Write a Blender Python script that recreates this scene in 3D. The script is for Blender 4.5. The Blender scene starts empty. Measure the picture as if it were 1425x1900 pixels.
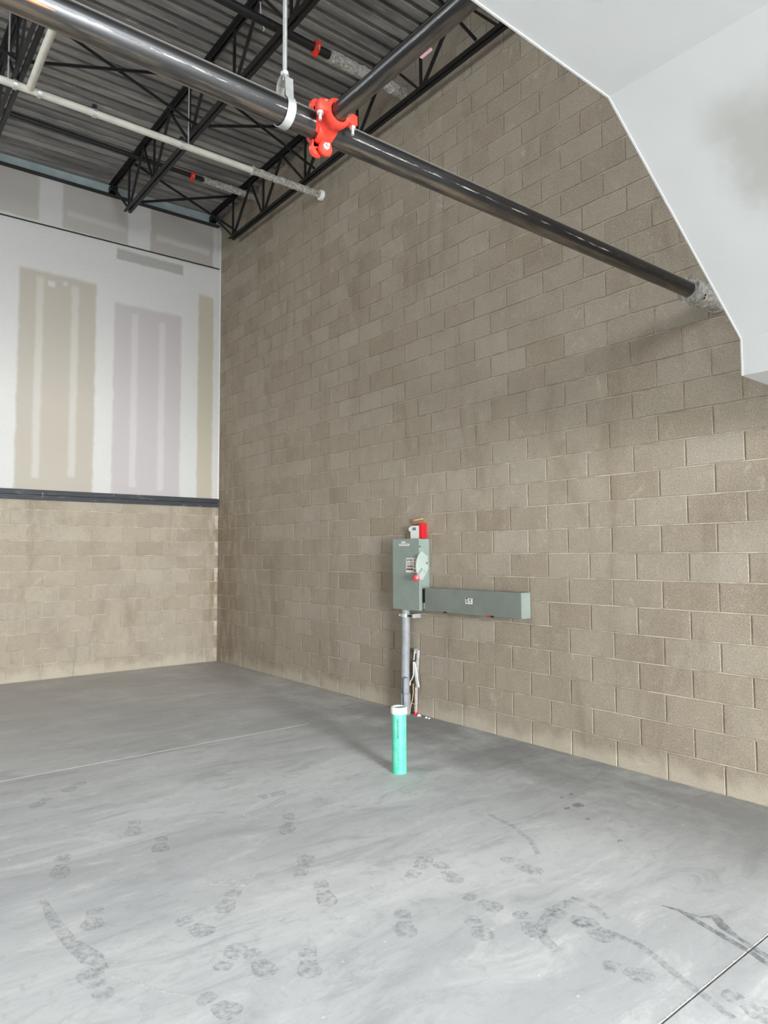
import bpy, bmesh, math, random
from mathutils import Vector, Matrix
random.seed(7)
SC = bpy.context.scene
COL = SC.collection

# ------------------------------------------------------------------ camera
F_PX, PITCH, ROLL, YAW = 1274.23, 0.061671, -0.004676, 0.681241
CAM = Vector((-4.725, -9.937, 1.624))
_fw = Vector((math.sin(YAW), math.cos(YAW), 0)); _rt = Vector((math.cos(YAW), -math.sin(YAW), 0)); _up = Vector((0, 0, 1))
FWD = _fw * math.cos(PITCH) + _up * math.sin(PITCH)
_u = _up * math.cos(PITCH) - _fw * math.sin(PITCH)
RGT = _rt * math.cos(ROLL) + _u * math.sin(ROLL)
UPV = _u * math.cos(ROLL) - _rt * math.sin(ROLL)
cam = bpy.data.objects.new('camera', bpy.data.cameras.new('camera'))
COL.objects.link(cam)
cam.data.sensor_fit = 'VERTICAL'; cam.data.sensor_height = 24.0
cam.data.lens = F_PX / 1900.0 * 24.0
cam.data.clip_start = 0.05; cam.data.clip_end = 200
m = Matrix((RGT, UPV, -FWD)).transposed().to_4x4(); m.translation = CAM
cam.matrix_world = m
SC.camera = cam

def proj(P):
    d = Vector(P) - CAM; z = d.dot(FWD)
    if z < 0.05: return None
    return 712.5 + F_PX * d.dot(RGT) / z, 950 - F_PX * d.dot(UPV) / z
def hit(px, py, axis, v):
    d = FWD + RGT * ((px - 712.5) / F_PX) + UPV * ((950 - py) / F_PX)
    return CAM + d * ((v - CAM[axis]) / d[axis])

# ------------------------------------------------------------------ light
SC.view_settings.view_transform = 'Standard'; SC.view_settings.look = 'None'
SC.view_settings.gamma = 1.0; SC.view_settings.use_curve_mapping = False
SC.view_settings.exposure = 0.10
w = bpy.data.worlds.new('daylight_world'); SC.world = w; w.use_nodes = True
w.node_tree.nodes['Background'].inputs[0].default_value = (0.80, 0.90, 1.0, 1)
w.node_tree.nodes['Background'].inputs[1].default_value = 1.2

def area_light(name, loc, sx, sz, energy, color, rot=(math.pi / 2, 0, 0), spread=math.pi):
    L = bpy.data.lights.new(name, 'AREA'); L.shape = 'RECTANGLE'; L.size = sx; L.size_y = sz
    L.energy = energy; L.color = color; L.spread = spread
    o = bpy.data.objects.new(name, L); COL.objects.link(o); o.location = loc; o.rotation_euler = rot
    return o
FRONT = -16.5; LEFT = -8.6; ROOF = 6.955
# daylight coming in through the glazed front of the unit, low storefront and upper windows
area_light('storefront_daylight', (-3.8, FRONT + 0.22, 1.50), 1.9, 2.6, 1150, (0.95, 0.98, 1.0), (math.radians(90 - 22), 0, 0), math.radians(115))
area_light('upper_window_daylight', (-4.3, FRONT + 0.22, 5.2), 6.6, 2.4, 800, (0.90, 0.96, 1.0))
area_light('side_fill_light', (LEFT + 0.25, -4.6, 5.2), 6.4, 2.0, 170, (0.95, 0.98, 1.0), (math.pi / 2, 0, -math.pi / 2))  # fill lamp added on the unseen side to lift the upper walls and deck

# ------------------------------------------------------------------ helpers
def srgb(r, g, b):
    f = lambda c: c / 12.92 if c <= 0.04045 else ((c + 0.055) / 1.055) ** 2.4
    return (f(r / 255), f(g / 255), f(b / 255), 1)

class NT:
    def __init__(s, name):
        s.m = bpy.data.materials.new(name); s.m.use_nodes = True
        s.t = s.m.node_tree; s.b = s.t.nodes['Principled BSDF']
    def n(s, typ, **kw):
        x = s.t.nodes.new(typ)
        for k, v in kw.items():
            if k.startswith('i_'):
                key = k[2:]; key = int(key) if key.isdigit() else key.replace('_', ' ')
                s.put(x.inputs[key], v)
            else: setattr(x, k, v)
        return x
    def put(s, sock, v):
        if isinstance(v, bpy.types.NodeSocket): s.t.links.new(v, sock)
        else: sock.default_value = v
    def math(s, op, a, b=0.0, c=0.0, clamp=False):
        x = s.n('ShaderNodeMath', operation=op, use_clamp=clamp)
        s.put(x.inputs[0], a); s.put(x.inputs[1], b); s.put(x.inputs[2], c)
        return x.outputs[0]
    def mix(s, f, a, b, blend='MIX'):
        x = s.n('ShaderNodeMix', data_type='RGBA', blend_type=blend)
        s.put(x.inputs[0], f); s.put(x.inputs[6], a); s.put(x.inputs[7], b)
        return x.outputs[2]
    def noise(s, vec, scale, detail=4, rough=0.55, dist=0.0):
        x = s.n('ShaderNodeTexNoise'); x.inputs['Scale'].default_value = scale
        x.inputs['Detail'].default_value = detail; x.inputs['Distortion'].default_value = dist; x.inputs['Roughness'].default_value = rough
        if vec is not None: s.t.links.new(vec, x.inputs['Vector'])
        return x.outputs['Fac']
    def ramp(s, f, lo, hi):
        x = s.n('ShaderNodeMapRange', interpolation_type='SMOOTHSTEP')
        s.put(x.inputs['Value'], f); s.put(x.inputs['From Min'], lo); s.put(x.inputs['From Max'], hi)
        return x.outputs['Result']
    def pos(s):
        g = s.n('ShaderNodeNewGeometry'); return g.outputs['Position']
    def obj(s):
        return s.n('ShaderNodeTexCoord').outputs['Object']
    def scale(s, vec, sc):
        x = s.n('ShaderNodeMapping'); s.t.links.new(vec, x.inputs['Vector']); x.inputs['Scale'].default_value = sc
        return x.outputs['Vector']
    def xyz(s, vec):
        x = s.n('ShaderNodeSeparateXYZ'); s.t.links.new(vec, x.inputs[0]); return x.outputs
    def bump(s, h, strength, dist):
        x = s.n('ShaderNodeBump'); s.t.links.new(h, x.inputs['Height'])
        x.inputs['Strength'].default_value = strength; x.inputs['Distance'].default_value = dist
        s.t.links.new(x.outputs[0], s.b.inputs['Normal'])
    def done(s, color=None, rough=0.6, metal=0.0, spec=None):
        if color is not None: s.put(s.b.inputs['Base Color'], color)
        s.put(s.b.inputs['Roughness'], rough); s.put(s.b.inputs['Metallic'], metal)
        if spec is not None: s.b.inputs['Specular IOR Level'].default_value = spec
        return s.m

def plain(name, col, rough=0.6, metal=0.0, var=0.06, sc=9.0, bump=0.0, bsc=60.0):
    k = NT(name); p = k.obj()
    n = k.noise(p, sc, 5)
    d = tuple(c * (1 - 2 * var) for c in col[:3]) + (1,); l = tuple(min(1, c * (1 + 2 * var)) for c in col[:3]) + (1,)
    c = k.mix(k.ramp(n, 0.3, 0.7), d, l)
    if bump: k.bump(k.noise(p, bsc, 4), bump, 0.004)
    return k.done(c, rough, metal)

def mesh_obj(name, verts, faces, mat, parent=None, loc=None, smooth=False):
    me = bpy.data.meshes.new(name); me.from_pydata([tuple(v) for v in verts], [], faces)
    bm = bmesh.new(); bm.from_mesh(me); bmesh.ops.recalc_face_normals(bm, faces=bm.faces); bm.to_mesh(me); bm.free()
    me.materials.append(mat)
    if smooth:
        me.polygons.foreach_set('use_smooth', [True] * len(me.polygons))
        try: me.set_sharp_from_angle(angle=math.radians(40))
        except Exception: pass
    o = bpy.data.objects.new(name, me); COL.objects.link(o)
    if loc is not None: o.location = loc
    if parent is not None: o.parent = parent
    return o

class MB:
    """collects shapes in world (or thing) coordinates, builds ONE mesh object"""
    def __init__(s): s.v = []; s.f = []
    def add(s, v, f):
        b = len(s.v); s.v += [Vector(x) for x in v]; s.f += [tuple(i + b for i in q) for q in f]; return s
    def box(s, lo, hi, bev=0.0):
        x0, y0, z0 = lo; x1, y1, z1 = hi
        if bev <= 0:
            v = [(x0, y0, z0), (x1, y0, z0), (x1, y1, z0), (x0, y1, z0), (x0, y0, z1), (x1, y0, z1), (x1, y1, z1), (x0, y1, z1)]
            return s.add(v, [(0, 3, 2, 1), (4, 5, 6, 7), (0, 1, 5, 4), (1, 2, 6, 5), (2, 3, 7, 6), (3, 0, 4, 7)])
        bm = bmesh.new(); bmesh.ops.create_cube(bm, size=1.0)
        for q in bm.verts: q.co = Vector((x0 + (q.co.x + .5) * (x1 - x0), y0 + (q.co.y + .5) * (y1 - y0), z0 + (q.co.z + .5) * (z1 - z0)))
        bmesh.ops.bevel(bm, geom=bm.edges[:], offset=bev, segments=2, affect='EDGES', profile=0.6)
        bm.verts.index_update()
        s.add([q.co for q in bm.verts], [tuple(q.index for q in f.verts) for f in bm.faces]); bm.free(); return s
    def tube(s, pts, r, seg=16, caps=True, jit=0.0, r2=None):
        pts = [Vector(p) for p in pts]; n = len(pts)
        rad = r if isinstance(r, (list, tuple)) else [r] * n
        t0 = (pts[1] - pts[0]).normalized()
        a = t0.orthogonal().normalized(); b0 = len(s.v); prev = t0
        for i, p in enumerate(pts):
            t = (pts[min(i + 1, n - 1)] - pts[max(i - 1, 0)]).normalized()
            q = prev.rotation_difference(t); a = q @ a; prev = t
            b = t.cross(a).normalized(); a = b.cross(t).normalized()
            for k in range(seg):
                th = 2 * math.pi * k / seg
                rr = rad[i] * (1 + random.uniform(-jit, jit))
                s.v.append(p + (a * math.cos(th) + b * math.sin(th)) * rr)
        for i in range(n - 1):
            for k in range(seg):
                k2 = (k + 1) % seg
                s.f.append((b0 + i * seg + k, b0 + i * seg + k2, b0 + (i + 1) * seg + k2, b0 + (i + 1) * seg + k))
        if caps:
            s.f.append(tuple(b0 + k for k in range(seg))[::-1]); s.f.append(tuple(b0 + (n - 1) * seg + k for k in range(seg)))
        return s
    def bar(s, a, b, wx, wz, side=None):
        a = Vector(a); b = Vector(b); t = (b - a).normalized()
        sd = Vector(side) if side is not None else (Vector((0, 0, 1)) if abs(t.z) < .9 else Vector((1, 0, 0)))
        u = t.cross(sd).normalized(); q = u.cross(t).normalized()
        v = []
        for p in (a, b):
            for i, j in ((-1, -1), (1, -1), (1, 1), (-1, 1)): v.append(p + u * i * wx / 2 + q * j * wz / 2)
        return s.add(v, [(0, 3, 2, 1), (4, 5, 6, 7), (0, 1, 5, 4), (1, 2, 6, 5), (2, 3, 7, 6), (3, 0, 4, 7)])
    def prism(s, poly, d):
        """poly: list of 3D points (closed, planar); d: extrusion vector"""
        n = len(poly); d = Vector(d); P = [Vector(p) for p in poly]
        return s.add(P + [p + d for p in P], [tuple(range(n))[::-1], tuple(range(n, 2 * n))] + [(i, (i + 1) % n, n + (i + 1) % n, n + i) for i in range(n)])
    def lathe(s, c, axis, prof, seg=24, closed=False):
        """prof: [(along, radius)]"""
        c = Vector(c); t = Vector(axis).normalized(); a = t.orthogonal().normalized(); b = t.cross(a); b0 = len(s.v); n = len(prof)
        for (h, r) in prof:
            for k in range(seg):
                th = 2 * math.pi * k / seg; s.v.append(c + t * h + (a * math.cos(th) + b * math.sin(th)) * r)
        for i in range(n - 1 + (1 if closed else 0)):
            j = (i + 1) % n
            for k in range(seg):
                k2 = (k + 1) % seg; s.f.append((b0 + i * seg + k, b0 + i * seg + k2, b0 + j * seg + k2, b0 + j * seg + k))
        if not closed:
            s.f.append(tuple(b0 + k for k in range(seg))[::-1]); s.f.append(tuple(b0 + (n - 1) * seg + k for k in range(seg)))
        return s
    def build(s, name, mat, parent=None, smooth=False):
        off = Vector(parent.location) if parent is not None else Vector((0, 0, 0))
        if parent is not None and parent.parent is not None: off = off + Vector(parent.parent.location)
        if parent is None:   # origin at the base centre
            lo = Vector([min(v[i] for v in s.v) for i in range(3)]); hi = Vector([max(v[i] for v in s.v) for i in range(3)])
            c = Vector(((lo.x + hi.x) / 2, (lo.y + hi.y) / 2, lo.z))
            return mesh_obj(name, [v - c for v in s.v], s.f, mat, None, c, smooth)
        return mesh_obj(name, [v - off for v in s.v], s.f, mat, parent, None, smooth)

def thing(name, loc, label, cat, group=None):
    o = bpy.data.objects.new(name, None); COL.objects.link(o); o.location = loc; o.empty_display_size = 0.1
    return tag(o, label, cat, group)
def tag(o, label, cat=None, group=None):
    o['label'] = label
    if cat: o['category'] = cat
    if group: o['group'] = group
    return o
def structure(o, label):
    o['kind'] = 'structure'; o['label'] = label; return o
def part(parent, name, mat, fn, smooth=False):
    b = MB(); fn(b); return b.build(name, mat, parent, smooth)
def text(parent, body, size, origin, xdir, ydir, mat, name='lettering', depth=0.0003, squeeze=1.0):
    cu = bpy.data.curves.new('lettering', 'FONT'); cu.body = body; cu.size = size; cu.extrude = depth; cu.offset = 0.0007; cu.align_x = 'LEFT'
    t = bpy.data.objects.new('tmp', cu); COL.objects.link(t)
    dg = bpy.context.evaluated_depsgraph_get(); me = bpy.data.meshes.new_from_object(t.evaluated_get(dg))
    bpy.data.objects.remove(t)
    X = Vector(xdir); Y = Vector(ydir); Z = X.cross(Y); o0 = Vector(origin)
    vs = [o0 + X * v.co.x * squeeze + Y * v.co.y + Z * v.co.z for v in me.vertices]; fs = [tuple(p.vertices) for p in me.polygons]
    b = MB(); b.add(vs, fs); return b.build(name, mat, parent)

# ------------------------------------------------------------------ materials
BL, BH, JT = 0.4064, 0.2032, 0.010

def block_material(name, axis, phase, lift=0):
    k = NT(name); P = k.pos(); x, y, z = k.xyz(P)
    al = y if axis == 1 else x
    row = k.math('FLOOR', k.math('DIVIDE', z, BH))
    par = k.math('FLOORED_MODULO', row, 2.0)
    u = k.math('ADD', k.math('DIVIDE', k.math('MULTIPLY', al, -1.0), BL), k.math('MULTIPLY', par, 0.5))
    u = k.math('FLOOR', k.math('ADD', u, phase))
    cb = k.n('ShaderNodeCombineXYZ'); k.put(cb.inputs[0], u); k.put(cb.inputs[1], row)
    wn = k.n('ShaderNodeTexWhiteNoise', noise_dimensions='2D'); k.put(wn.inputs['Vector'], cb.outputs[0])
    r1 = wn.outputs['Value']; sep = k.n('ShaderNodeSeparateColor'); k.put(sep.inputs[0], wn.outputs['Color'])
    base = k.mix(r1, srgb(144 + lift, 132 + lift, 116 + lift), srgb(154 + lift, 143 + lift, 127 + lift))
    base = k.mix(k.math('MULTIPLY', k.math('POWER', sep.outputs[1], 5.0), 0.32), base, srgb(124, 108, 88))
    base = k.mix(k.math('MULTIPLY', k.math('POWER', sep.outputs[2], 4.0), 0.4), base, srgb(164, 158, 146))
    blotch = k.noise(P, 2.3, 6, 0.62); base = k.mix(k.math('MULTIPLY', k.ramp(blotch, 0.42, 0.75), 0.32), base, srgb(116, 106, 91))
    mid = k.noise(P, 9, 6, 0.7, 0.5); base = k.mix(k.math('MULTIPLY', k.ramp(mid, 0.42, 0.25), 0.40), base, srgb(110, 100, 85)); base = k.mix(k.math('MULTIPLY', k.ramp(mid, 0.52, 0.75), 0.45), base, srgb(172, 161, 143))
    sp = k.noise(P, 95, 4, 0.75); base = k.mix(k.math('MULTIPLY', k.ramp(sp, 0.50, 0.64), 0.45), base, srgb(92, 84, 72))
    sp2 = k.noise(P, 120, 4, 0.75); base = k.mix(k.math('MULTIPLY', k.ramp(sp2, 0.52, 0.66), 0.60), base, srgb(200, 190, 172))
    vs_ = k.noise(k.scale(P, (1.4, 1.4, 0.45)), 1.5, 6, 0.68, 0.6); base = k.mix(k.math('MULTIPLY', k.ramp(vs_, 0.50, 0.70), 0.38), base, srgb(112, 99, 80))
    sm_ = k.noise(P, 4.5, 7, 0.75, 1.2); base = k.mix(k.math('MULTIPLY', k.ramp(sm_, 0.58, 0.72), 0.40), base, srgb(192, 182, 165))
    # splashed mortar and lime at the foot of the wall
    foot = k.math('SUBTRACT', 1.0, k.ramp(k.math('ADD', z, k.math('MULTIPLY', k.noise(P, 5, 5), -0.34)), -0.15, 0.03))
    base = k.mix(k.math('MULTIPLY', foot, 0.50), base, srgb(190, 181, 163))
    # damp, brown stain running down the corner
    near = k.math('SUBTRACT', 1.0, k.ramp(k.math('MULTIPLY', al, -1.0), 0.02, 1.5 if axis == 1 else 0.40))
    low = k.math('SUBTRACT', 1.0, k.ramp(z, 1.6, 6.0))
    st = k.noise(k.scale(P, (3.0, 3.0, 0.7)), 2.6, 6, 0.65)
    sm = k.math('MULTIPLY', k.math('MULTIPLY', near, low), k.ramp(st, 0.40, 0.58))
    base = k.mix(k.math('MULTIPLY', sm, 0.55), base, srgb(112, 92, 66))
    k.bump(k.math('ADD', sp, k.math('MULTIPLY', sp2, 0.7)), 0.55, 0.004)
    return k.done(base, 0.92, 0, 0.25)

def mortar_material():
    k = NT('mortar'); P = k.pos(); n = k.noise(P, 6, 5); n2 = k.noise(P, 120, 3)
    c = k.mix(k.ramp(n, 0.35, 0.65), srgb(158, 148, 130), srgb(192, 182, 163))
    c = k.mix(k.math('MULTIPLY', k.ramp(n2, 0.5, 0.7), 0.3), c, srgb(140, 128, 108))
    k.bump(n2, 0.5, 0.003); return k.done(c, 0.95, 0, 0.2)

def concrete_material():
    k = NT('power_trowelled_concrete'); P = k.pos(); x, y, z = k.xyz(P)
    rz = k.n('ShaderNodeMapping'); k.put(rz.inputs['Vector'], P); rz.inputs['Rotation'].default_value = (0, 0, 0.55); rz.inputs['Scale'].default_value = (0.55, 1.7, 1)
    V = rz.outputs['Vector']
    a = k.noise(V, 0.75, 7, 0.62); b = k.noise(V, 2.6, 8, 0.70, 0.9); d = k.noise(P, 13, 7, 0.74, 0.7); e = k.noise(P, 140, 3, 0.6)
    c = k.mix(k.ramp(a, 0.34, 0.68), srgb(182, 184, 185), srgb(208, 210, 210))
    c = k.mix(k.math('MULTIPLY', k.ramp(b, 0.50, 0.68), 0.70), c, srgb(164, 166, 167))
    c = k.mix(k.math('MULTIPLY', k.ramp(b, 0.48, 0.32), 0.55), c, srgb(222, 223, 222))
    c = k.mix(k.math('MULTIPLY', k.ramp(d, 0.50, 0.70), 0.45), c, srgb(164, 166, 167))
    q = k.noise(k.scale(V, (1.0, 5.0, 1)), 5.0, 7, 0.75, 0.4); c = k.mix(k.math('MULTIPLY', k.ramp(q, 0.56, 0.72), 0.40), c, srgb(158, 160, 162))
    c = k.mix(k.math('MULTIPLY', k.ramp(e, 0.60, 0.72), 0.25), c, srgb(150, 151, 152))
    # darker mottling towards the back and along the block wall, warmer tint at the back
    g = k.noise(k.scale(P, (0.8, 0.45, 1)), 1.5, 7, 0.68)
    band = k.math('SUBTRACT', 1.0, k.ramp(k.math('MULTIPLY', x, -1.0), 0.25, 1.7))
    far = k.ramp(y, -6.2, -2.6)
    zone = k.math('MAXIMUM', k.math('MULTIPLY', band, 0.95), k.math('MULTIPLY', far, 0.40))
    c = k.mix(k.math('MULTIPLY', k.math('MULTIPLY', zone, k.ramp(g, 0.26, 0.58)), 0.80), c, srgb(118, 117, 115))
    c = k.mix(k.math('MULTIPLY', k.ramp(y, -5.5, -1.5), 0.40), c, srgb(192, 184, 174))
    # pale dust specks
    v = k.n('ShaderNodeTexVoronoi'); k.put(v.inputs['Vector'], P); v.inputs['Scale'].default_value = 7.0
    c = k.mix(k.math('MULTIPLY', k.math('LESS_THAN', v.outputs['Distance'], 0.045), 0.7), c, srgb(222, 222, 218))
    k.bump(k.math('ADD', d, k.math('MULTIPLY', e, 0.5)), 0.16, 0.004)
    return k.done(c, k.math('ADD', 0.50, k.math('MULTIPLY', b, 0.25)), 0, 0.4)

def mask_box(k, x, z, x0, x1, z0, z1, soft, wob):
    xx = k.math('ADD', x, wob); zz = k.math('ADD', z, wob)
    a = k.math('MULTIPLY', k.ramp(xx, x0 - soft, x0 + soft), k.ramp(xx, x1 + soft, x1 - soft))
    b = k.math('MULTIPLY', k.ramp(zz, z0 - soft, z0 + soft), k.ramp(zz, z1 + soft * 1.5, z1 - soft * 1.5))
    return k.math('MULTIPLY', a, b)

def drywall_material():
    k = NT('taped_drywall'); P = k.pos(); x, y, z = k.xyz(P)
    wob = k.math('MULTIPLY', k.math('SUBTRACT', k.noise(P, 5, 5, 0.6), 0.5), 0.06)
    n = k.noise(P, 30, 4); c = k.mix(n, srgb(190, 188, 184), srgb(198, 196, 192))
    def lay(c, col, amt, *bx, soft=0.025):
        return k.mix(k.math('MULTIPLY', mask_box(k, x, z, *bx, soft, wob), amt), c, col)
    taupe, mauve, gray, white = srgb(171, 163, 151), srgb(176, 169, 168), srgb(156, 152, 146), srgb(198, 195, 190)
    c = lay(c, taupe, 0.95, -2.87, -1.89, 2.3, 5.46); c = lay(c, mauve, 0.95, -1.64, -0.64, 2.3, 5.26)
    c = lay(c, srgb(172, 163, 144), 0.9, -0.37, -0.12, 2.3, 5.68); c = lay(c, gray, 0.9, -1.62, -0.63, 5.90, 6.06, soft=0.015)
    for (sx, z0, z1) in ((-2.62, 2.66, 5.38), (-2.17, 2.70, 5.36), (-1.345, 2.60, 5.14), (-0.935, 2.58, 5.10)):
        c = lay(c, white, 0.48, sx - 0.045, sx + 0.045, z0, z1, soft=0.025)
    c = lay(c, white, 0.9, -2.52, -2.43, 5.28, 5.35, soft=0.02); c = lay(c, white, 0.6, -2.33, -2.27, 5.33, 5.39, soft=0.02)
    # the top strip: mud coated with bare light gaps
    c = lay(c, srgb(170, 165, 158), 0.95, -6.0, -2.66, 6.14, 7.2); c = lay(c, srgb(170, 165, 158), 0.95, -2.36, -1.47, 6.14, 7.2)
    c = lay(c, srgb(166, 160, 153), 0.95, -1.14, -0.14, 6.14, 7.2)
    c = lay(c, srgb(196, 193, 187), 0.5, -2.3, -1.5, 6.32, 6.40); c = lay(c, srgb(196, 193, 187), 0.5, -1.05, -0.2, 6.34, 6.42)
    # sheets further along, same pattern repeated
    for off in (-2.25, -4.5):
        c = lay(c, taupe, 0.9, -1.9 + off, -0.95 + off, 2.3, 5.4)
        for sx in (-1.65, -1.2): c = lay(c, white, 0.6, sx + off - 0.045, sx + off + 0.045, 2.66, 5.3, soft=0.018)
    k.bump(k.noise(P, 60, 4), 0.06, 0.003)
    return k.done(c, 0.85, 0, 0.25)

def white_board_material():
    k = NT('primed_bulkhead_board'); P = k.pos(); x, y, z = k.xyz(P)
    wob = k.math('MULTIPLY', k.math('SUBTRACT', k.noise(P, 7.0, 5, 0.6), 0.5), 0.16)
    c = k.mix(k.noise(P, 4, 4), srgb(166, 167, 165), srgb(174, 174, 172))
    # rubbed joint compound patches
    def pt(c, x0, x1, y0, y1, col, amt, soft=0.05):
        xx = k.math('ADD', x, wob); yy = k.math('ADD', y, wob)
        a = k.math('MULTIPLY', k.ramp(xx, x0 - soft, x0 + soft), k.ramp(xx, x1 + soft, x1 - soft))
        b = k.math('MULTIPLY', k.ramp(yy, y0 - soft, y0 + soft), k.ramp(yy, y1 + soft, y1 - soft))
        return k.mix(k.math('MULTIPLY', k.math('MULTIPLY', a, b), amt), c, col)
    c = pt(c, -3.55, -3.12, -9.6, -8.91, srgb(138, 137, 132), 0.9, 0.03)
    c = pt(c, -2.58, -2.27, -9.9, -8.93, srgb(146, 145, 139), 0.85, 0.07)
    k.bump(k.noise(P, 50, 4), 0.05, 0.003)
    return k.done(c, 0.75, 0, 0.3)

def deck_material():
    k = NT('dusty_steel_deck'); P = k.pos()
    s = k.noise(k.scale(P, (0.35, 2.2, 1.0)), 2.2, 6, 0.65); s2 = k.noise(k.scale(P, (0.5, 7.0, 1.0)), 5.0, 4, 0.7)
    c = k.mix(k.ramp(s, 0.38, 0.68), srgb(118, 116, 114), srgb(168, 164, 158))
    c = k.mix(k.math('MULTIPLY', k.ramp(s2, 0.58, 0.72), 0.55), c, srgb(208, 202, 192))
    return k.done(c, 0.6, 0.2, 0.4)

def black_steel_material(name='black_painted_steel', base=(26, 26, 28), spot=0.35, rough=0.45):
    k = NT(name); P = k.pos(); n = k.noise(P, 14, 6, 0.7)
    c = k.mix(k.math('MULTIPLY', k.ramp(n, 0.55, 0.8), spot), srgb(*base), srgb(92, 88, 84))
    return k.done(c, rough, 0.1, 0.5)

def pipe_material(name, axis):
    """black mill-lacquered sprinkler pipe, scuffed, with dust lying on it"""
    k = NT(name); P = k.pos(); x, y, z = k.xyz(P)
    sc = (0.5, 6, 6) if axis == 0 else (6, 0.5, 6)
    n = k.noise(k.scale(P, sc), 5.0, 7, 0.72); n2 = k.noise(P, 26, 6, 0.75); n3 = k.noise(k.scale(P, sc), 13, 5, 0.7)
    c = k.mix(k.ramp(n, 0.35, 0.7), srgb(14, 14, 16), srgb(34, 33, 34))
    c = k.mix(k.math('MULTIPLY', k.ramp(n2, 0.62, 0.72), 0.30), c, srgb(104, 86, 70))
    c = k.mix(k.math('MULTIPLY', k.ramp(n3, 0.67, 0.74), 0.6), c, srgb(180, 176, 168))
    g = k.n('ShaderNodeNewGeometry'); nz = k.xyz(g.outputs['Normal'])[2]
    line = k.math('MULTIPLY', k.math('MULTIPLY', k.ramp(nz, -0.42, -0.36), k.ramp(nz, -0.26, -0.32)), k.ramp(k.noise(k.scale(P, sc), 9, 6, 0.8), 0.50, 0.60))
    c = k.mix(k.math('MULTIPLY', line, 0.7), c, srgb(196, 190, 178))
    rust = k.math('MULTIPLY', k.ramp(nz, -0.72, -0.88), k.ramp(k.noise(k.scale(P, sc), 4, 6, 0.7), 0.40, 0.62)); c = k.mix(k.math('MULTIPLY', rust, 0.45), c, srgb(120, 104, 84))
    dust = k.math('MULTIPLY', k.ramp(nz, 0.30, 0.75), 0.75)
    c = k.mix(dust, c, srgb(168, 162, 152))
    return k.done(c, k.math('ADD', 0.24, k.math('MULTIPLY', n, 0.14)), 0.0, 0.7)

def foil_material():
    k = NT('crumpled_foil'); P = k.obj(); n = k.noise(P, 38, 6, 0.75)
    c = k.mix(k.ramp(n, 0.35, 0.65), srgb(170, 162, 152), srgb(244, 240, 232))
    k.bump(n, 1.0, 0.03); return k.done(c, 0.28, 0.35, 0.6)

def galv_material():
    k = NT('galvanised_steel'); P = k.obj(); n = k.noise(P, 40, 4)
    return k.done(k.mix(n, srgb(176, 180, 178), srgb(216, 218, 214)), 0.38, 0.55, 0.5)

M = dict(
    block_r=block_material('concrete_block_side', 1, 0.0), block_b=block_material('concrete_block_end', 0, -0.12, 14), mortar=mortar_material(),
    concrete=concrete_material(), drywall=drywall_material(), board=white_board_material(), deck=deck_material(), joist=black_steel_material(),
    pipe_x=pipe_material('black_sprinkler_pipe', 0), pipe_y=pipe_material('black_branch_pipe', 1), foil=foil_material(), galv=galv_material(),
    red=plain('red_coupling_paint', srgb(222, 58, 42), 0.4, 0, 0.05, 20), white_pvc=plain('white_pipe_plastic', srgb(206, 202, 190), 0.5, 0, 0.04, 6),
    beam=None, cabinet=plain('grey_green_enamel', srgb(130, 141, 133), 0.42, 0.05, 0.03, 5), cabinet_dark=plain('grey_enamel_trough', srgb(114, 120, 113), 0.45, 0.05, 0.04, 5),
    conduit=plain('grey_conduit_plastic', srgb(138, 141, 143), 0.5, 0, 0.06, 12), green=None, cap=plain('white_collar_plastic', srgb(232, 230, 224), 0.5, 0, 0.03, 12),
    plate=plain('pale_grey_enamel', srgb(160, 170, 163), 0.4, 0.05, 0.03, 5), label=plain('paper_label', srgb(214, 213, 208), 0.6, 0, 0.02, 20), ink=plain('black_ink', srgb(24, 24, 26), 0.6), pink=plain('pink_label_ink', srgb(214, 168, 178), 0.6, 0, 0.02),
    redplastic=plain('red_plastic', srgb(214, 20, 36), 0.35, 0, 0.02), rubber=plain('dark_void', srgb(20, 22, 24), 0.8), steel_seal=plain('black_joint_gap', srgb(22, 22, 22), 0.8),
    brick=plain('broken_brown_masonry', srgb(150, 108, 78), 0.9, 0, 0.15, 25, 0.6), blue=plain('blue_print', srgb(92, 122, 142), 0.6), sill=plain('pale_blue_sealer', srgb(158, 172, 172), 0.8, 0, 0.06, 6),
    wood=plain('timber_scrap', srgb(210, 180, 130), 0.8), orange=plain('orange_paint_streak', srgb(196, 118, 72), 0.5), backer=plain('old_conduit_grey', srgb(160, 155, 151), 0.7, 0, 0.12, 30),
)
def beam_mat():
    k = NT('scratched_black_membrane'); P = k.pos(); n = k.noise(k.scale(P, (1.0, 1, 8)), 6, 7, 0.75); n2 = k.noise(k.scale(P, (9, 1, 2)), 3, 4)
    c = k.mix(k.math('MULTIPLY', k.ramp(n, 0.52, 0.72), 0.7), srgb(48, 50, 54), srgb(120, 120, 118))
    c = k.mix(k.math('MULTIPLY', k.ramp(n2, 0.66, 0.72), 0.5), c, srgb(170, 168, 160))
    return k.done(c, 0.6, 0, 0.4)
M['beam'] = beam_mat()
def green_mat():
    k = NT('aqua_sewer_pipe_plastic'); P = k.obj(); n = k.noise(P, 14, 6, 0.7); n2 = k.noise(k.scale(P, (3, 3, 1)), 9, 5)
    c = k.mix(k.ramp(n, 0.3, 0.7), srgb(72, 176, 146), srgb(104, 198, 168)); c = k.mix(k.math('MULTIPLY', k.ramp(n2, 0.55, 0.75), 0.5), c, srgb(150, 212, 188))
    return k.done(c, 0.4, 0, 0.5)
M['green'] = green_mat()
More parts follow.
